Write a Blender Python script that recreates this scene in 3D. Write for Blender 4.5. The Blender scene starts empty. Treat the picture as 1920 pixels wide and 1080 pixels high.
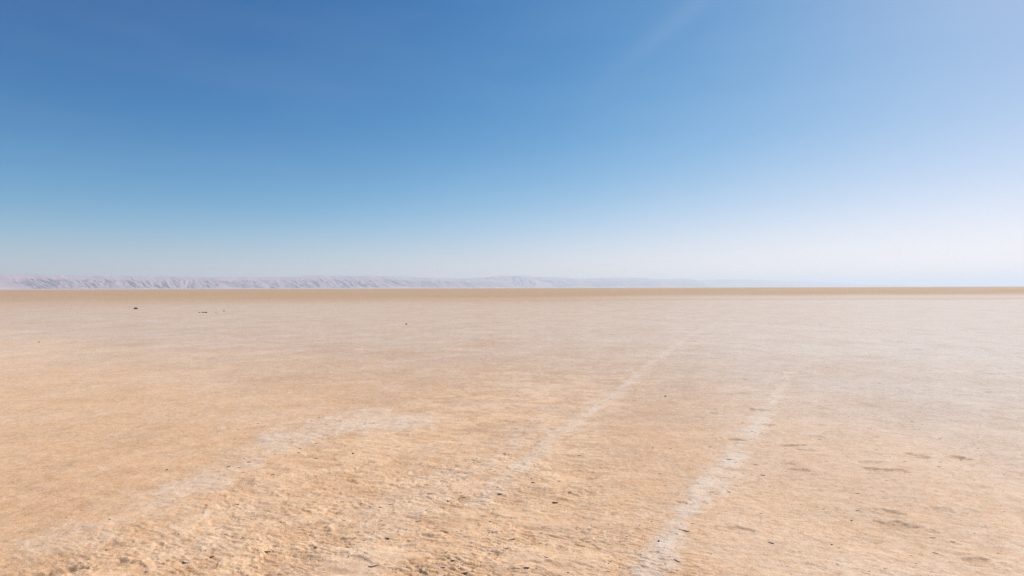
import bpy, math, random
import numpy as np
from mathutils import Vector, Matrix, Euler

rng = np.random.default_rng(7)
random.seed(7)
sc = bpy.context.scene
COL = sc.collection
R = math.radians

# ------------------------------------------------------------------ camera
CAM_H = 1.6
LENS = 20.0
cam_data = bpy.data.cameras.new('camera')
cam = bpy.data.objects.new('camera', cam_data)
COL.objects.link(cam)
cam_data.lens = LENS
cam_data.sensor_width = 36.0
cam_data.clip_start = 0.05
cam_data.clip_end = 200000.0
cam.location = (0, 0, CAM_H)
ROLL = -0.18
cam.rotation_mode = 'XYZ'
cam.rotation_euler = (R(90.0), R(0), 0)
cam.rotation_euler = (Matrix.Rotation(R(90.0), 4, 'X') @ Matrix.Rotation(R(ROLL), 4, 'Z')).to_euler()
sc.camera = cam

# ------------------------------------------------------------------ sky and sun
SUN_EL, SUN_AZ = 48.0, 52.0          # azimuth clockwise from the view direction (+Y)
world = bpy.data.worlds.new('World')
sc.world = world
world.use_nodes = True
wt = world.node_tree
wt.nodes.clear()
wo = wt.nodes.new('ShaderNodeOutputWorld')
bg = wt.nodes.new('ShaderNodeBackground')
bg.inputs['Strength'].default_value = 0.1
sky = wt.nodes.new('ShaderNodeTexSky')
sky.sky_type = 'NISHITA'
sky.sun_disc = False
sky.sun_elevation = R(SUN_EL)
sky.sun_rotation = R(SUN_AZ)
sky.air_density = 0.7
sky.dust_density = 0.6
sky.ozone_density = 1.0
sky.altitude = 0.0
# colour balance of the whole sky with a film-like shoulder: x = gain * (0.1*sky)^gamma, x / (1 + x/top)
SKY_GRADE = ((3.0, 7.3, 0.98), (1.75, 2.19, 1.25), (1.45, 1.97, 1.3))
sep = wt.nodes.new('ShaderNodeSeparateColor')
comb = wt.nodes.new('ShaderNodeCombineColor')
wt.links.new(sky.outputs[0], sep.inputs[0])
def wmath(op, a, b=None, clamp=False):
    nd = wt.nodes.new('ShaderNodeMath'); nd.operation = op; nd.use_clamp = clamp
    for kk, v in enumerate((a, b)):
        if v is None: continue
        if hasattr(v, 'is_linked'): wt.links.new(v, nd.inputs[kk])
        else: nd.inputs[kk].default_value = v
    return nd.outputs[0]
def wdot(vec, d):
    nd = wt.nodes.new('ShaderNodeVectorMath'); nd.operation = 'DOT_PRODUCT'
    wt.links.new(vec, nd.inputs[0]); nd.inputs[1].default_value = d
    return nd.outputs['Value']
for i, (gam, gain, top) in enumerate(SKY_GRADE):
    x = wmath('MULTIPLY', wmath('POWER', wmath('MULTIPLY', sep.outputs[i], 0.1), gam), gain)
    x = wmath('DIVIDE', x, wmath('ADD', wmath('DIVIDE', x, top), 1.0))
    wt.links.new(wmath('MULTIPLY', x, 10.0), comb.inputs[i])
# one faint pale streak slanting across the upper sky and barely visible veils
def view_dir(px, py): return Vector(((px - 960) / 1066.7, 1.0, (540 - py) / 1066.7)).normalized()
wdir = wt.nodes.new('ShaderNodeTexCoord').outputs['Generated']
c0, c1 = view_dir(1320, 0), view_dir(1085, 195)
wn_ = c0.cross(c1).normalized()
along = (c0 - c1).normalized()
wnoise = wt.nodes.new('ShaderNodeTexNoise'); wnoise.inputs['Scale'].default_value = 2.2; wnoise.inputs['Detail'].default_value = 3.0
wmap = wt.nodes.new('ShaderNodeMapping'); wmap.inputs['Scale'].default_value = (1.0, 1.0, 6.0)
wt.links.new(wdir, wmap.inputs[0]); wt.links.new(wmap.outputs[0], wnoise.inputs['Vector'])
off = wmath('ADD', wdot(wdir, wn_), wmath('MULTIPLY', wmath('SUBTRACT', wnoise.outputs['Fac'], 0.5), 0.012))
band = wmath('POWER', 2.718, wmath('MULTIPLY', wmath('POWER', wmath('ABSOLUTE', wmath('DIVIDE', off, 0.016)), 2.0), -1.0))
reach = wmath('DIVIDE', wmath('SUBTRACT', wdot(wdir, along), c1.dot(along)), 0.16, clamp=True)
veil = wmath('MULTIPLY', wmath('SUBTRACT', wnoise.outputs['Fac'], 0.42, clamp=True), 0.10)
sky_pale = wmath('ADD', wmath('MULTIPLY', wmath('MULTIPLY', band, reach), 0.045), veil)
wmix = wt.nodes.new('ShaderNodeMix'); wmix.data_type = 'RGBA'
wt.links.new(sky_pale, wmix.inputs['Factor']); wt.links.new(comb.outputs[0], wmix.inputs[6])
wmix.inputs[7].default_value = (6.5, 7.0, 7.8, 1)
wt.links.new(wmix.outputs[2], bg.inputs['Color'])
wt.links.new(bg.outputs[0], wo.inputs['Surface'])

sun_dir = Vector((math.sin(R(SUN_AZ)) * math.cos(R(SUN_EL)), math.cos(R(SUN_AZ)) * math.cos(R(SUN_EL)), math.sin(R(SUN_EL))))
sun_data = bpy.data.lights.new('sun', 'SUN')
sun_data.energy = 4.6
sun_data.angle = R(0.53)
sun_data.color = (1.0, 0.95, 0.88)
sun = bpy.data.objects.new('sun', sun_data)
COL.objects.link(sun)
sun.rotation_euler = sun_dir.to_track_quat('Z', 'Y').to_euler()
sun.location = sun_dir * 50

vs = sc.view_settings
vs.view_transform = 'Standard'
vs.look = 'None'
vs.exposure = 0.3
vs.gamma = 1.0
vs.use_curve_mapping = False
sc.cycles.use_denoising = True
sc.cycles.denoiser = 'OPENIMAGEDENOISE'
sc.cycles.denoising_input_passes = 'RGB_ALBEDO_NORMAL'
sc.cycles.denoising_prefilter = 'NONE'
sc.cycles.volume_bounces = 1

# ------------------------------------------------------------------ helpers
def tag(o, label=None, cat=None, group=None, kind=None):
    if label: o['label'] = label
    if cat: o['category'] = cat
    if group: o['group'] = group
    if kind: o['kind'] = kind
    return o

FPX = LENS / 36.0 * 1920.0
def horizon(px): return 543.0 - 6.0 * px / 1920.0
def gp(px, py):
    """pixel of the photograph -> point on the ground plane"""
    y = CAM_H * FPX / (py - horizon(px))
    return ((px - 960.0) / FPX * y, y)

PERM = np.random.default_rng(11).permutation(4096).astype(np.int64)
GA = np.random.default_rng(12).uniform(0, 2 * np.pi, 4096)
GX, GY = np.cos(GA), np.sin(GA)
def pnoise(x, y, seed=0):
    xi = np.floor(x); yi = np.floor(y)
    fx = x - xi; fy = y - yi
    xi = xi.astype(np.int64) + seed * 131; yi = yi.astype(np.int64) + seed * 57
    u = fx * fx * fx * (fx * (fx * 6 - 15) + 10); v = fy * fy * fy * (fy * (fy * 6 - 15) + 10)
    def g(ix, iy, dx, dy):
        h = PERM[(PERM[ix & 4095] + iy) & 4095]
        return GX[h] * dx + GY[h] * dy
    a = g(xi, yi, fx, fy); b = g(xi + 1, yi, fx - 1, fy)
    c = g(xi, yi + 1, fx, fy - 1); d = g(xi + 1, yi + 1, fx - 1, fy - 1)
    return ((a + u * (b - a)) * (1 - v) + (c + u * (d - c)) * v) * 1.5
def fbm(x, y, octs=4, seed=0, gain=0.5, lac=2.03):
    s = 0; a = 1; t = 0
    for o in range(octs):
        s = s + a * pnoise(x, y, seed + o * 7); t += a
        a *= gain; x = x * lac + 3.1; y = y * lac + 1.7
    return s / t
def sst(e0, e1, x):
    t = np.clip((x - e0) / (e1 - e0), 0, 1)
    return t * t * (3 - 2 * t)

def grid_mesh(name, V, n0, n1, wrap=False, smooth=True):
    """V: (n0*n1,3) vertices in row-major order -> quad grid mesh"""
    me = bpy.data.meshes.new(name)
    i = np.arange(n0 - 1)[:, None]
    m1 = n1 if wrap else n1 - 1
    j = np.arange(m1)[None, :]
    jn = (j + 1) % n1
    q = np.stack([i * n1 + j, i * n1 + jn, (i + 1) * n1 + jn, (i + 1) * n1 + j], -1).reshape(-1, 4)
    me.vertices.add(len(V)); me.vertices.foreach_set('co', V.astype(np.float32).ravel())
    nq = len(q)
    me.loops.add(nq * 4); me.loops.foreach_set('vertex_index', q.astype(np.int32).ravel())
    me.polygons.add(nq)
    me.polygons.foreach_set('loop_start', np.arange(0, nq * 4, 4, dtype=np.int32))
    me.polygons.foreach_set('loop_total', np.full(nq, 4, dtype=np.int32))
    me.update(calc_edges=True)
    if smooth: me.polygons.foreach_set('use_smooth', np.ones(nq, dtype=bool))
    me.validate()
    return me
def attr(me, name, a):
    at = me.attributes.new(name, 'FLOAT', 'POINT'); at.data.foreach_set('value', a.astype(np.float32))

class NT:
    """small wrapper for node trees"""
    def __init__(s, name):
        s.m = bpy.data.materials.new(name); s.m.use_nodes = True
        s.t = s.m.node_tree; s.t.nodes.clear()
        s.out = s.n('ShaderNodeOutputMaterial')
    def n(s, typ, **kw):
        nd = s.t.nodes.new(typ)
        for k, v in kw.items(): setattr(nd, k, v)
        return nd
    def l(s, a, b): s.t.links.new(a, b)
    def put(s, v, sock):
        if hasattr(v, 'is_linked'): s.l(v, sock)
        else: sock.default_value = v
    def math(s, op, a, b=None, c=None, clamp=False):
        nd = s.n('ShaderNodeMath', operation=op, use_clamp=clamp)
        for k, v in enumerate((a, b, c)):
            if v is not None: s.put(v, nd.inputs[k])
        return nd.outputs[0]
    def mix(s, f, a, b, typ='MIX'):
        nd = s.n('ShaderNodeMix', data_type='RGBA', blend_type=typ)
        s.put(f, nd.inputs['Factor']); 
        for v, k in ((a, 6), (b, 7)):
            if isinstance(v, tuple): v = (*v, 1.0) if len(v) == 3 else v
            s.put(v, nd.inputs[k])
        return nd.outputs[2]
    def noise(s, vec, scale, detail=3.0, rough=0.55, dist=0.0):
        nd = s.n('ShaderNodeTexNoise', noise_dimensions='3D')
        s.l(vec, nd.inputs['Vector']); nd.inputs['Scale'].default_value = scale
        nd.inputs['Detail'].default_value = detail; nd.inputs['Roughness'].default_value = rough
        nd.inputs['Distortion'].default_value = dist
        return nd.outputs['Fac']
    def remap(s, v, a, b, c=0.0, d=1.0):
        nd = s.n('ShaderNodeMapRange', clamp=True); s.l(v, nd.inputs[0])
        for k, x in enumerate((a, b, c, d)): nd.inputs[k + 1].default_value = x
        return nd.outputs[0]
    def attr(s, name):
        return s.n('ShaderNodeAttribute', attribute_name=name).outputs['Fac']

# ------------------------------------------------------------------ ground material
def ground_material():
    k = NT('salt_flat_crust')
    co = k.n('ShaderNodeTexCoord').outputs['Object']
    salt, damp, ochre, crust, print_ = (k.attr(a) for a in ('salt', 'damp', 'ochre', 'crust', 'dent'))
    bloom = k.attr('bloom')
    n_big = k.noise(co, 0.5, 4, 0.6)
    n_mid = k.noise(co, 3.1, 5, 0.62, 0.4)
    n_all = k.noise(co, 0.33, 9, 0.72, 0.3)
    n_patch = k.noise(co, 0.9, 7, 0.66, 0.5)
    n_small = k.noise(co, 19.0, 4, 0.62)
    n_fleck = k.noise(co, 21.0, 4, 0.7, 0.5)
    n_fleck2 = k.noise(co, 6.5, 4, 0.65, 0.6)
    n_fine = k.noise(co, 95.0, 3, 0.6)
    n_grain = k.noise(co, 420.0, 2, 0.6)
    # soil colour: ochre sand near, paler pinkish silt elsewhere
    soil = k.mix(ochre, (0.39, 0.242, 0.15), (0.575, 0.342, 0.187))
    soil = k.mix(k.remap(n_mid, 0.40, 0.62), soil, k.mix(0.5, soil, (0.39, 0.225, 0.115)))
    # crust plates are a little creamier than the sand between them
    soil = k.mix(k.math('MULTIPLY', crust, 0.7), soil, (0.685, 0.455, 0.272))
    # salt bloom, with glare painted in towards the right
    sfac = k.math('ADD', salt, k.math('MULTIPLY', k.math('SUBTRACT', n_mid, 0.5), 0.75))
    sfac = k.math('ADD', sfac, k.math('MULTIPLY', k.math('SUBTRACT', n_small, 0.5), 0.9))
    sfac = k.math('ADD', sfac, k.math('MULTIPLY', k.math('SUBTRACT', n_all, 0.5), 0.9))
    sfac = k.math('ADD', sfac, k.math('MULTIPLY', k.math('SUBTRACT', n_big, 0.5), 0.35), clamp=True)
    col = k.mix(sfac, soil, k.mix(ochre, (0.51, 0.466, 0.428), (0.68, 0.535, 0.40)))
    bfac = k.math('ADD', bloom, k.math('MULTIPLY', k.math('SUBTRACT', n_small, 0.5), k.math('MULTIPLY', bloom, 1.7)))
    bfac = k.math('ADD', bfac, k.math('MULTIPLY', k.math('SUBTRACT', n_mid, 0.5), k.math('MULTIPLY', bloom, 1.3)), clamp=True)
    col = k.mix(bfac, col, (0.60, 0.515, 0.43))
    # damp bare mud far out
    col = k.mix(damp, col, (0.345, 0.216, 0.114))
    col = k.mix(k.math('MULTIPLY', print_, 0.4), col, (0.34, 0.21, 0.115))
    col = k.mix(k.remap(n_patch, 0.5, 0.32, 0.0, 0.28), col, (0.36, 0.225, 0.13))
    col = k.mix(k.remap(n_patch, 0.52, 0.70, 0.0, 0.38), col, (0.64, 0.50, 0.385))
    col = k.mix(k.remap(n_fleck, 0.53, 0.68, 0.0, 0.45), col, (0.67, 0.522, 0.39))
    col = k.mix(k.remap(n_fleck, 0.46, 0.30, 0.0, 0.5), col, (0.30, 0.18, 0.10))
    col = k.mix(k.remap(n_fleck2, 0.52, 0.68, 0.0, 0.28), col, (0.67, 0.515, 0.38))
    col = k.mix(k.remap(n_fleck2, 0.47, 0.30, 0.0, 0.38), col, (0.33, 0.20, 0.115))
    # grains: light salt specks and dark grit
    g = k.math('ADD', k.math('MULTIPLY', n_fine, 0.6), k.math('MULTIPLY', n_grain, 0.4))
    col = k.mix(k.remap(g, 0.52, 0.68, 0.0, 0.65), col, (0.70, 0.58, 0.46))
    col = k.mix(k.remap(g, 0.46, 0.32, 0.0, 0.65), col, (0.26, 0.155, 0.085))
    b = k.n('ShaderNodeBsdfPrincipled')
    k.l(col, b.inputs['Base Color'])
    b.inputs['Roughness'].default_value = 0.85
    b.inputs['Specular IOR Level'].default_value = 0.1
    h = k.math('ADD', k.math('MULTIPLY', n_small, 0.016), k.math('MULTIPLY', n_fine, 0.008))
    h = k.math('ADD', h, k.math('MULTIPLY', n_grain, 0.0018))
    h = k.math('ADD', h, k.math('MULTIPLY', n_mid, 0.035))
    bp = k.n('ShaderNodeBump'); bp.inputs['Strength'].default_value = 0.42; bp.inputs['Distance'].default_value = 1.0
    k.l(h, bp.inputs['Height']); k.l(bp.outputs[0], b.inputs['Normal'])
    k.l(b.outputs[0], k.out.inputs['Surface'])
    return k.m

def simple_material(name, c1, c2, scale, rough=0.9):
    k = NT(name)
    co = k.n('ShaderNodeTexCoord').outputs['Object']
    n = k.noise(co, scale, 4, 0.6)
    b = k.n('ShaderNodeBsdfPrincipled')
    k.l(k.mix(k.remap(n, 0.35, 0.68), c1, c2), b.inputs['Base Color'])
    b.inputs['Roughness'].default_value = rough
    bp = k.n('ShaderNodeBump'); bp.inputs['Strength'].default_value = 0.5; bp.inputs['Distance'].default_value = 0.01
    k.l(n, bp.inputs['Height']); k.l(bp.outputs[0], b.inputs['Normal'])
    k.l(b.outputs[0], k.out.inputs['Surface'])
    return k.m

M_GROUND = ground_material()
M_FLAKE = simple_material('crust_flake_mud', (0.56, 0.37, 0.225), (0.66, 0.50, 0.37), 22.0)
M_STONE = simple_material('dark_stone', (0.09, 0.058, 0.038), (0.19, 0.125, 0.08), 30.0)

# ------------------------------------------------------------------ ground sheet
TRACKS = [  # wheel tracks, photograph pixels along each one, half width in metres, strength
    ([(1180, 1120), (1215, 1066), (1290, 960), (1345, 895), (1385, 845), (1440, 765), (1480, 700)], 0.11, 0.72),
    ([(900, 935), (975, 875), (1050, 810), (1110, 770), (1160, 735), (1220, 680), (1290, 630), (1350, 602), (1400, 573)], 0.11, 0.52),
    ([(150, 1002), (300, 945), (480, 860), (590, 812), (690, 772)], 0.24, 0.40),
    ([(575, 815), (660, 790), (770, 786)], 0.40, 0.62),
    ([(600, 1075), (700, 1000), (790, 930), (900, 870), (985, 815), (1040, 770)], 0.22, 0.25),
]
TRK = [(np.array([gp(*p) for p in pl]), w, s) for pl, w, s in TRACKS]
def poly_dist(X, Y, pts):
    best = np.full(X.shape, 1e9)
    for (x0, y0), (x1, y1) in zip(pts[:-1], pts[1:]):
        dx, dy = x1 - x0, y1 - y0
        t = np.clip(((X - x0) * dx + (Y - y0) * dy) / (dx * dx + dy * dy), 0, 1)
        best = np.minimum(best, np.hypot(X - x0 - t * dx, Y - y0 - t * dy))
    return best

# dents trodden into the crust: photograph pixel, length (m), width (m), heading (deg from +X), depth (m)
DENTS = [
    (1395, 711, .26, .09, 10, .018), (1421, 769, .24, .10, -20, .020), (1437, 797, .22, .09, -5, .018),
    (1377, 825, .20, .09, -20, .016), (1332, 768, .12, .07, 0, .012), (1334, 776, .12, .08, 0, .014), (1482, 835, .30, .06, 2, .022),
    (1507, 843, .16, .08, -8, .010), (1500, 882, .18, .10, -20, .012), (1705, 852, .17, .08, -16, .018),
    (1727, 857, .15, .08, -10, .018), (1790, 857, .18, .12, -6, .022), (1670, 960, .16, .08, -25, .014),
    (1686, 984, .22, .12, -24, .015), (1765, 955, .14, .09, -30, .012), (1822, 1052, .18, .08, -12, .013),
    (1092, 923, .18, .06, 12, .014), (215, 1062, .16, .08, 25, .02), (112, 1077, .20, .10, 25, .022),
    (1630, 867, .24, .10, 4, .012), (1380, 995, .16, .07, -8, .012), (1275, 945, .10, .05, 0, .010),
    (1480, 870, .14, .08, -10, .010), (1860, 700, .5, .14, 0, .02), (1710, 655, .5, .16, 0, .03), (1690, 640, .5, .14, 0, .02),
    (1395, 738, .26, .12, 0, .014), (1640, 718, .3, .10, -6, .014), (1800, 740, .3, .09, 0, .018), (1860, 735, .3, .09, 0, .02),
    (1300, 617, .6, .14, 20, .03), (1320, 627, .7, .14, 20, .03), (1290, 640, .7, .16, 20, .035), (1262, 594, .9, .2, 20, .04),
    (1245, 597, .9, .2, 20, .04), (1311, 586, 1., .2, 20, .04), (1332, 583, 1., .2, 20, .04), (1205, 591, .9, .2, 20, .04),
    (1221, 588, .9, .2, 20, .04), (1195, 608, .6, .2, 0, .04), (1284, 582, .9, .2, 20, .04), (1514, 608, .6, .18, 0, .04), (1533, 608, .4, .2, 0, .05),
]
SHOE = (*gp(1662, 883), .36, .12, R(-6))

def build_ground():
    # angles: fine in front of the camera, coarse behind (measured from +Y, clockwise)
    a_f = np.linspace(-R(54), R(54), 1020)
    a_b = np.linspace(R(54), R(306), 60)[1:-1]
    ang = np.concatenate([a_f, a_b])
    # radii: even steps of 1/r up to 100 m, then geometric to 70 km
    inv = np.linspace(1 / 2.35, 1 / 100.0, 820)
    rad = np.concatenate([np.linspace(0.02, 2.35, 18)[:-1], 1 / inv, np.geomspace(100, 70000, 70)[1:]])
    dr = np.gradient(rad)
    RR, AA = np.meshgrid(rad, ang, indexing='ij')
    DR = np.broadcast_to(dr[:, None], RR.shape)
    # depth rows follow y, so use radius/cos only inside the fan where it stays near a straight row
    X = (RR * np.sin(AA)).ravel(); Y = (RR * np.cos(AA)).ravel()
    D = np.maximum(np.maximum(DR, RR * 0.0018).ravel(), 0.004); r = RR.ravel()
    near = r < 120
    def w(lam): return sst(1.6, 4.0, lam / D)      # fade detail the mesh cannot carry
    h = np.zeros_like(X); crust = np.zeros_like(X); salt = np.zeros_like(X); dent = np.zeros_like(X)
    xn, yn, Dn = X[near], Y[near], D[near]
    wn = lambda lam: sst(2.0, 4.5, lam / Dn)
    hn = 0.012 * pnoise(xn * .35, yn * .35, 1) * wn(2.8) + 0.008 * pnoise(xn * 1.1, yn * 1.1, 2) * wn(.9)
    d_tr = [poly_dist(xn, yn, t[0]) for t in TRK]
    # flaky ground lies between the left band and the middle wheel track
    xl = np.interp(yn, [3, 4.5, 6.1, 7.5, 12], [-2.6, -2.5, -2.2, -1.6, 0.2])
    xr = np.interp(yn, [2.4, 3.2, 6.3, 12], [0.6, 0.7, 1.1, 3.2])
    flaky = sst(-.45, .25, xn - xl) * sst(-.5, .5, xr - xn) * sst(16, 7, yn)
    flaky = np.clip(0.18 + 0.82 * flaky + 0.25 * fbm(xn * .8, yn * .8, 3, 31), 0.08, 1)
    # crust plates: contour steps of warped noise, elongated
    ua, va = (xn - .3 * yn) / 1.044, (yn + .3 * xn) / 1.044
    wx = ua + 0.10 * fbm(xn * 3, yn * 3, 3, 21); wy = va + 0.05 * fbm(xn * 3 + 9, yn * 3, 3, 22)
    n1 = fbm(wx * 1.5, wy * 2.6, 4, 3, 0.6)
    n2 = fbm(wx * 4.2, wy * 6.5, 4, 4, 0.6)
    e1 = sst(-.025, .025, n1 - .02) ; e2 = sst(-.06, .06, n2 - .08)
    c = np.clip(.6 * e1 + .4 * e2, 0, 1)
    hn += flaky * (0.006 * e1 + 0.004 * e2) * wn(.06)
    # broken ledges where thin layers of crust have flaked away
    def ledges(fx_, fy_, seed, gap, amp, keep):
        q = fbm(wx * fx_, wy * fy_, 5, seed, .58) / gap
        fl = np.floor(q); fr = q - fl
        stair = fl + sst(.40, .60, fr)
        on = sst(keep, keep + .18, fbm(xn * 1.7, yn * 2.4, 3, seed + 5))
        return amp * (stair - q) * on, on
    l1, on1 = ledges(.9, 3.6, 201, .15, .0125, -.15)
    l2, on2 = ledges(1.8, 8.0, 221, .18, .0078, -.1)
    l3, on3 = ledges(4.0, 18., 241, .22, .0038, -.15)
    hn += (.15 + .85 * flaky) * (l1 * wn(.05) + l2 * wn(.035)) + (.35 + .5 * flaky) * l3 * wn(.02)
    # general roughness
    hn += 0.0035 * (0.45 + flaky) * pnoise(ua * 3.2, va * 11, 5) * wn(.10)
    hn += 0.0022 * pnoise(ua * 8, va * 26, 6) * wn(.045)
    hn += 0.0018 * pnoise(ua * 18, va * 50, 8) * wn(.022)
    hn += 0.0012 * pnoise(ua * 45, va * 95, 10) * wn(.012)
    sn = np.zeros_like(xn)
    for (pts, wd, st), d in zip(TRK, d_tr):
        rag = 1.3 if wd < .15 else 1.7
        dd = d + rag * (wd * .9 * fbm(xn * 2.1, yn * 2.1, 4, 51) + wd * .6 * fbm(xn * 7, yn * 7, 4, 53))
        m = sst(wd * 1.5, wd * .25, dd)
        sn = np.maximum(sn, st * m * np.clip(.8 + .9 * fbm(xn * 1.3, yn * 1.3, 4, 57), .2, 1.1))
        hn += m * (0.004 + 0.004 * pnoise(xn * 9, yn * 12, 61) * wn(.09))
    dn = np.zeros_like(xn)
    for px, py, L, W, head, dep in DENTS:
        cx, cy = gp(px, py); a = R(head)
        q = (np.abs(xn - cx) < 1.2) & (np.abs(yn - cy) < 1.2)
        u = (xn[q] - cx) * math.cos(a) + (yn[q] - cy) * math.sin(a); v = -(xn[q] - cx) * math.sin(a) + (yn[q] - cy) * math.cos(a)
        wob = 1 + .9 * fbm(xn[q] * 13, yn[q] * 13, 3, 71 + int(px) % 50)
        e = np.sqrt((u / (L / 2)) ** 2 + (v / (W / 2)) ** 2) * wob
        m = sst(1.15, .6, e)
        dep *= .7
        hn[q] += -dep * m + dep * .45 * np.exp(-((e - 1.35) / .25) ** 2)
        dn[q] = np.maximum(dn[q], m)
    # one clear shoe print with its tread bars
    cx, cy, L, W, a = SHOE
    q = (np.abs(xn - cx) < .5) & (np.abs(yn - cy) < .5)
    u = (xn[q] - cx) * math.cos(a) + (yn[q] - cy) * math.sin(a); v = -(xn[q] - cx) * math.sin(a) + (yn[q] - cy) * math.cos(a)
    waist = W / 2 * (1 - .3 * np.exp(-((u - .04) / .06) ** 2))
    m = sst(1.1, .8, np.maximum(np.abs(u) / (L / 2), np.abs(v) / waist))
    bars = .5 + .5 * np.sign(np.sin((u + .6 * np.abs(v)) * 2 * np.pi / .030))
    hn[q] += m * (-.016 + .009 * bars) + .008 * np.exp(-((np.abs(v) / waist - 1.25) / .2) ** 2) * (np.abs(u) < L / 2)
    dn[q] = np.maximum(dn[q], m * (1 - .6 * bars))
    h[near] = hn; crust[near] = np.clip(c * flaky, 0, 1); dent[near] = dn
    # ---- colour zones
    ochre = np.zeros_like(X)
    az = np.arctan2(X, np.maximum(Y, .01))
    wob = fbm(X[near] * .45, Y[near] * .45, 4, 81)
    oc = sst(13, 2.8, yn + 1.1 * xn * .55 + 3.5 * wob)
    ochre[near] = oc
    salt_with_glare = np.zeros_like(X)
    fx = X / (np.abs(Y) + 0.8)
    lw = fbm(X / 30, Y / 60, 3, 83)
    far_s = sst(2.6, 20, r) * .44
    right_salt_glare = sst(-.15, .85, fx) * .55  # more salt at right, with veiling and scattered light painted into it
    salt_with_glare = far_s + right_salt_glare + .12 * lw
    salt = salt_with_glare.copy()
    bloom = np.zeros_like(X); bloom[near] = sn * (.25 + .75 * sst(45, 6, yn)) * sst(90, 30, yn)
    # damp bare mud starting some 70 m out, sooner and softer on the left
    u = np.log(np.maximum(Y, 1.0)) + .10 * fbm(X / 60, Y / 30, 3, 85) + .05 * fbm(X / 12, Y / 9, 3, 86)
    left = sst(np.log(42), np.log(125), u)
    right = .42 * sst(np.log(69), np.log(72), u) - .22 * sst(np.log(76), np.log(84), u) + .80 * sst(np.log(90), np.log(150), u)
    sidew = sst(-.05, .40, X / np.maximum(Y, 1.0))
    damp = left * (1 - sidew) + right * sidew
    streak = fbm(X / 160, Y / 16, 4, 87)
    damp = np.where(Y > 0, np.clip(damp * (.95 + .55 * streak), 0, 1), 0)
    V = np.stack([X, Y, h], 1)
    me = grid_mesh('ground', V, len(rad), len(ang), wrap=True)
    # close the centre under the photographer
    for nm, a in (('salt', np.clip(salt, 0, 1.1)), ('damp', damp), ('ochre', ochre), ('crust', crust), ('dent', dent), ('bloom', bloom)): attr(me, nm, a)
    me.materials.append(M_GROUND)
    o = bpy.data.objects.new('ground', me); COL.objects.link(o)
    tag(o, 'dry tan salt flat with whitish wheel tracks reaching to the horizon', 'ground', kind='structure')
    return o
ground = build_ground()

def ground_z(x, y):
    """height of the built sheet near a point (nearest vertex search by ray)"""
    ok, loc, nor, idx = ground.ray_cast(Vector((x, y, 5.0)), Vector((0, 0, -1)))
    return loc.z if ok else 0.0

# ------------------------------------------------------------------ hills
def hill_material():
    k = NT('hill_rock')
    co = k.n('ShaderNodeTexCoord').outputs['Object']
    n = k.noise(co, 0.004, 5, 0.6)
    n2 = k.noise(co, 0.02, 4, 0.6)
    c = k.mix(k.remap(n, .35, .68), (0.35, 0.255, 0.285), (0.43, 0.315, 0.345))
    c = k.mix(k.math('MULTIPLY', k.attr('fan'), .8), c, (0.50, 0.36, 0.33))
    c = k.mix(k.remap(n2, .5, .75, 0, .45), c, (0.25, 0.18, 0.185))
    b = k.n('ShaderNodeBsdfPrincipled'); k.l(c, b.inputs['Base Color'])
    b.inputs['Roughness'].default_value = 0.95; b.inputs['Specular IOR Level'].default_value = 0.1
    k.l(b.outputs[0], k.out.inputs['Surface'])
    return k.m
M_HILL = hill_material()

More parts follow.
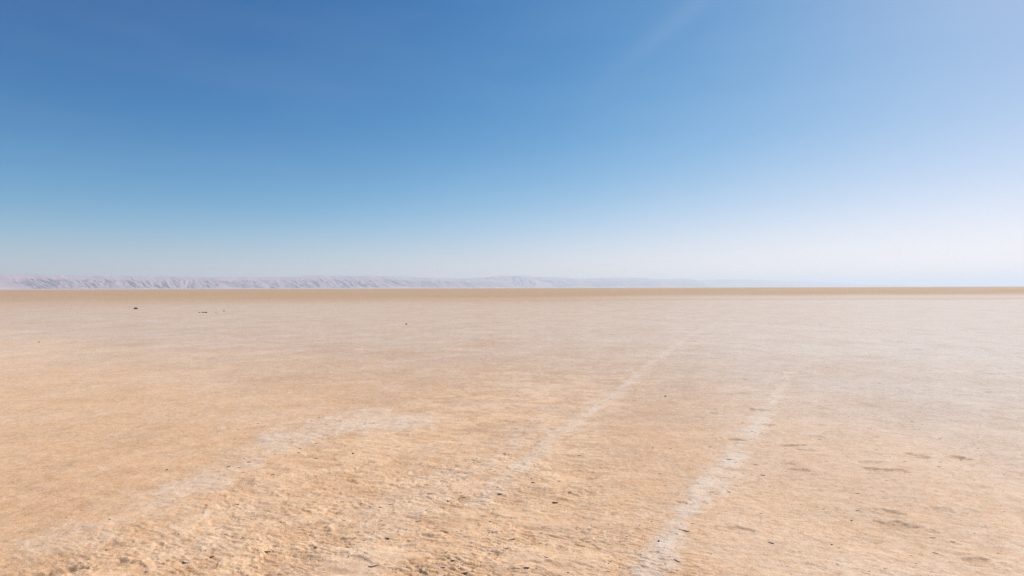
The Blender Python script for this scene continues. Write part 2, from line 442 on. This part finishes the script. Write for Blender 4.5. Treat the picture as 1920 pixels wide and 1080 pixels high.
def build_hills(name, prof, depth, seed, ns, nt, label):
    """prof: (pixel column, crest height in photograph pixels); depth: (pixel column, distance ahead in metres)"""
    cols = np.linspace(prof[0][0], prof[-1][0], ns)
    pxh = np.interp(cols, [p[0] for p in prof], [p[1] for p in prof])
    dep = np.interp(cols, [d[0] for d in depth], [d[1] for d in depth])
    cx = (cols - 960) / FPX * dep; cy = dep
    H = pxh / FPX * dep
    # arc length and normals of the crest line
    tx, ty = np.gradient(cx), np.gradient(cy); ln = np.hypot(tx, ty); tx /= ln; ty /= ln
    nx, ny = ty, -tx                      # towards the camera side
    s = np.concatenate([[0], np.cumsum(np.hypot(np.diff(cx), np.diff(cy)))])
    t = np.concatenate([np.linspace(-1.3, 0, nt // 4, endpoint=False), np.linspace(0, 1.0, nt * 3 // 4)])  # behind .. crest .. foot
    S, T = np.meshgrid(s, t, indexing='ij')
    Hc = H[:, None]; Wd = 5.2 * Hc       # plan width of the slope
    a = np.abs(T)
    front = T >= 0
    warp = 1.1 * fbm(S / 500, T * 2.0, 4, seed + 3)
    # profile: small cliff under the crest, gullied slope, then a gentle fan
    prof_f = np.where(a < .1, 1 - 2.6 * a, np.where(a < .62, .74 - (a - .1) * 1.18, np.maximum(.126 * (1 - (a - .62) / .38), 0)))
    prof_b = np.clip(1 - a / 1.3, 0, 1)
    z = np.where(front, prof_f, prof_b)
    g1 = 1 - np.abs(pnoise(S / 210 + warp, T * .55, seed)) * 2.1
    g2 = 1 - np.abs(pnoise(S / 78 + warp * 1.5, T * 1.3, seed + 1)) * 2.0
    g3 = 1 - np.abs(pnoise(S / 36, T * 3.0, seed + 2)) * 2.0
    env = sst(0.02, .22, a) * sst(.95, .5, a)
    z = z + env * (.105 * (g1 - .62) + .075 * (g2 - .6) + .06 * (g3 - .6)) * np.where(front, 1, .6)
    crest = 1 + .09 * fbm(S / 600, T * 0, 5, seed + 9, .6) + .03 * fbm(S / 120, T * 0, 3, seed + 10)
    z = z * crest
    end = np.minimum(sst(0, .02, S / s[-1]), 1)
    Z = np.maximum(z, -.02) * Hc * end - np.where(a > .97, 2.0, 0)
    off = T * Wd + Wd * .10 * fbm(S / 600, T, 3, seed + 12)
    X = cx[:, None] + nx[:, None] * off; Y = cy[:, None] + ny[:, None] * off
    V = np.stack([X.ravel(), Y.ravel(), Z.ravel()], 1)
    me = grid_mesh(name, V, ns, len(t))
    attr(me, 'fan', (sst(.5, .75, a) * front).ravel())
    me.materials.append(M_HILL)
    o = bpy.data.objects.new(name, me); COL.objects.link(o)
    tag(o, label, 'hills', kind='structure')
    return o

build_hills('hills', [(-420, 26), (-150, 29), (0, 29.5), (60, 29), (120, 27), (200, 25.5), (280, 24), (380, 22.5), (480, 22), (540, 22.5), (580, 25), (640, 24), (700, 23.5), (760, 22), (820, 19.5), (880, 18), (930, 16), (960, 13)],
            [(-420, 5600), (0, 7000), (400, 9000), (700, 11000), (960, 13500)], 101, 1700, 96,
            'gullied lilac grey hills along the left half of the horizon')
build_hills('hills', [(780, 12), (860, 17), (905, 20), (940, 22.5), (975, 23), (1000, 21), (1040, 20.5), (1085, 17), (1130, 18.5), (1180, 19), (1240, 16), (1300, 15)],
            [(780, 14500), (1000, 15000), (1300, 18000)], 131, 800, 64,
            'pale blue hazy hills at the middle of the horizon')
build_hills('hills', [(1180, 12), (1240, 15.5), (1290, 17), (1304, 13.5), (1340, 15), (1400, 14.5), (1460, 12), (1490, 11), (1510, 12), (1560, 8), (1620, 5), (1700, 2.5)],
            [(1180, 20000), (1450, 23000), (1700, 27000)], 161, 700, 48,
            'faint farthest hills fading into the haze on the right')

# ------------------------------------------------------------------ stones lying on the crust
def stone_mesh(seed, flat=.6):
    g = np.random.default_rng(seed)
    import bmesh
    bm = bmesh.new(); bmesh.ops.create_icosphere(bm, subdivisions=2, radius=.5)
    dirs = g.normal(size=(9, 3)); dirs /= np.linalg.norm(dirs, axis=1)[:, None]
    cut = g.uniform(.28, .46, 9)
    sx, sy = g.uniform(.8, 1.2, 2)
    for v in bm.verts:
        p = np.array(v.co)
        for d, c in zip(dirs, cut):
            e = p @ d - c
            if e > 0: p = p - d * e * .9
        v.co = Vector((p[0] * sx, p[1] * sy, p[2] * flat))
    zmin = min(v.co.z for v in bm.verts)
    for v in bm.verts: v.co.z -= zmin
    me = bpy.data.meshes.new('stone'); bm.to_mesh(me); bm.free()
    me.materials.append(M_STONE)
    return me
STONE_MESHES = [stone_mesh(s) for s in range(200, 207)]
def stone(px, py, wpx, label, hr=.42, i=0, name='stone', cat='stone', group=None, rz=None):
    x, y = gp(px, py)
    w = .7 * wpx / FPX * y
    o = bpy.data.objects.new(name, STONE_MESHES[i % 7]); COL.objects.link(o)
    o.scale = (w, w * .8, w * hr / .45)
    o.rotation_euler = (0, 0, random.uniform(0, 6.28) if rz is None else rz)
    o.location = (x, y, ground_z(x, y) - .06 * w)
    tag(o, label, cat, group)
    return o
stone(1247, 743, 6, 'small black stone just left of the right wheel track, mid distance', i=0)
stone(1223, 842, 5, 'tiny dark pebble between the two whitish wheel tracks', i=1)
stone(312, 881, 6, 'small dark pebble on smooth ochre sand at left', i=2)
stone(1234, 1018, 7, 'dark pebble near the bottom edge beside the right wheel track', i=3)
stone(661, 853, 7, 'dark pebble on the flaky crust beside the left whitish band', i=4)
stone(1595, 975, 7, 'dark pebble in front of the shoe print, left of the larger dent', i=5, hr=.25)
stone(1558, 1022, 7, 'lone dark pebble in the right foreground near the bottom edge', i=0, hr=.25)
stone(762, 609, 6, 'dark stone alone on the far pale flat, left of centre', i=1, hr=.5)
stone(73, 642, 5, 'dark stone far out near the left edge of the picture', i=3, hr=.4)

def clod(px, py, wpx, label, i, group='dark clods far out on the left'):
    return stone(px, py, wpx * 1.35, label, .34, i, 'mud_clod', 'clod', group, rz=0)
clod(374, 586.5, 4, 'leftmost clod of the dark far row at left', 0)
clod(380, 586.5, 5, 'middle clod of the dark far row at left', 1)
clod(386, 586.5, 6, 'rightmost clod of the dark far row at left', 2)
clod(405, 587, 3, 'small dark clod just right of the far row', 3)
clod(420, 583.5, 4, 'dark clod farther right of and behind the far row', 4)
clod(255, 579.5, 9, 'long flat dark clod left of the far row', 5)

# ------------------------------------------------------------------ curled flakes of crust
def flake_mesh(seed):
    g = np.random.default_rng(seed)
    n = 9
    th = np.linspace(0, 2 * np.pi, n, endpoint=False) + g.uniform(-.2, .2, n)
    rr = g.uniform(.34, .55, n)
    el = g.uniform(.32, .6)
    top = np.stack([rr * np.cos(th), el * rr * np.sin(th)], 1)
    lift = g.uniform(.05, .13)
    def zc(p): return lift * np.clip((-p[1] / el + .2) / .7, 0, 1.2) ** 2
    V = [(0, 0, zc((0, 0)) + .05)] + [(p[0], p[1], zc(p) + .05 + g.uniform(-.015, .015)) for p in top]
    V += [(p[0] * .97, p[1] * .97, zc(p) - .03) for p in top] + [(0, 0, zc((0, 0)) - .03)]
    F = []
    for i in range(n):
        j = (i + 1) % n
        F += [(0, 1 + i, 1 + j), (1 + i, 1 + n + i, 1 + n + j, 1 + j), (2 * n + 1, 1 + n + j, 1 + n + i)]
    me = bpy.data.meshes.new('crust_flake'); me.from_pydata(V, [], F); me.update()
    me.materials.append(M_FLAKE)
    return me
FLAKES = [flake_mesh(300 + i) for i in range(12)]
spots = []
for px, py, w in ((1281, 997, 22), (917, 996, 13), (926, 999, 14), (850, 1052, 12), (828, 1063, 20), (958, 1012, 20), (905, 965, 18), (461, 860, 14), (466, 867, 9),
                  (428, 876, 10), (422, 911, 9), (436, 913, 12), (560, 850, 12), (516, 853, 10), (592, 858, 10), (700, 826, 8), (640, 822, 9), (590, 833, 12),
                  (1333, 925, 12), (1440, 797, 9), (1366, 862, 10), (700, 795, 6), (870, 1074, 24), (985, 1066, 18), (1010, 1068, 16), (745, 838, 10), (300, 1063, 22), (350, 1055, 18),
                  (500, 1035, 20), (560, 985, 16), (640, 940, 14), (700, 1060, 22), (1040, 940, 16), (1000, 905, 12), (1332, 838, 9), (1380, 910, 14), (1275, 915, 10), (1395, 711, 10), (1465, 834, 16), (1622, 993, 12)):
    spots.append((*gp(px, py), w))
g = np.random.default_rng(77)
tries = 0
while len(spots) < 250 and tries < 5000:
    tries += 1
    pick = g.random()
    if pick < .55:
        pts, wd, st = TRK[[0, 1, 2, 3, 4, 4][g.integers(6)]]
        i = g.integers(len(pts) - 1); u = g.random()
        p = pts[i] * (1 - u) + pts[i + 1] * u + g.normal(0, wd * 1.0, 2)
    else:
        py = g.uniform(780, 1080); px = g.uniform(200, 1200) if pick < .85 else g.uniform(1200, 1900)
        p = gp(px, py)
    if 2.9 < p[1] < 11 and abs(p[0]) < p[1] * .92:
        spots.append((p[0], p[1], None))
def add_flake(x, y, wpx, k):
    w = (wpx / FPX * y) if wpx else float(g.uniform(.02, .055))
    o = bpy.data.objects.new('crust_flake', FLAKES[k % 12]); COL.objects.link(o)
    o.scale = (w, w, w * float(g.uniform(.6, 1.0)))
    o.rotation_euler = (float(g.normal(0, .08)), float(g.normal(0, .08)), float(g.normal(-.25, .45)))
    o.location = (x, y, ground_z(x, y) - .01 * w)
    o.parent = ground
    return o
for k, (x, y, wpx) in enumerate(spots): add_flake(x, y, wpx, k)

# finer crumbs of crust: too many and too small to count
def crumbs(n=3000):
    gg = np.random.default_rng(99)
    base = []
    for m in FLAKES[:6]:
        base.append((np.array([v.co[:] for v in m.vertices]), [tuple(p.vertices) for p in m.polygons]))
    VV, FF, off = [], [], 0
    while n > 0:
        if gg.random() < .5:
            pts, wd, st = TRK[gg.integers(5)]
            i = gg.integers(len(pts) - 1); u = gg.random()
            p = pts[i] * (1 - u) + pts[i + 1] * u + gg.normal(0, wd * 1.3, 2)
        else:
            yy = 1 / gg.uniform(1 / 16, 1 / 2.6); p = np.array([gg.uniform(-1, 1) * yy, yy])
        if not (2.5 < p[1] < 18): continue
        n -= 1
        b, f = base[gg.integers(6)]
        w = gg.uniform(.006, .016) * (1 + .05 * p[1]); a = gg.normal(-.2, .9); ca, sa = math.cos(a), math.sin(a)
        z = ground_z(p[0], p[1])
        v = b * w
        v = np.stack([v[:, 0] * ca - v[:, 1] * sa + p[0], v[:, 0] * sa + v[:, 1] * ca + p[1], v[:, 2] * gg.uniform(.7, 1.6) + z], 1)
        VV.append(v); FF += [tuple(i + off for i in q) for q in f]; off += len(v)
    me = bpy.data.meshes.new('crust_crumbs'); me.from_pydata(np.concatenate(VV).tolist(), [], FF); me.update()
    me.materials.append(M_FLAKE)
    o = bpy.data.objects.new('crust_crumbs', me); COL.objects.link(o)
    o.parent = ground
    tag(o, kind='stuff')
crumbs()

# ------------------------------------------------------------------ haze
def haze():
    import bmesh
    bm = bmesh.new(); bmesh.ops.create_cube(bm, size=1.0)
    me = bpy.data.meshes.new('haze'); bm.to_mesh(me); bm.free()
    o = bpy.data.objects.new('haze', me); COL.objects.link(o)
    zt, zb = 360.0, -4.0
    o.scale = (150000, 150000, zt - zb); o.location = (0, 0, (zt + zb) / 2)
    k = NT('haze_air')
    v = k.n('ShaderNodeVolumePrincipled')
    v.inputs['Color'].default_value = (0.70, 0.82, 0.94, 1)
    v.inputs['Density'].default_value = 9.0e-5
    v.inputs['Anisotropy'].default_value = 0.25
    k.l(v.outputs[0], k.out.inputs['Volume'])
    me.materials.append(k.m)
    tag(o, 'thin pale haze in the air over the flat', 'haze', kind='stuff')
haze()
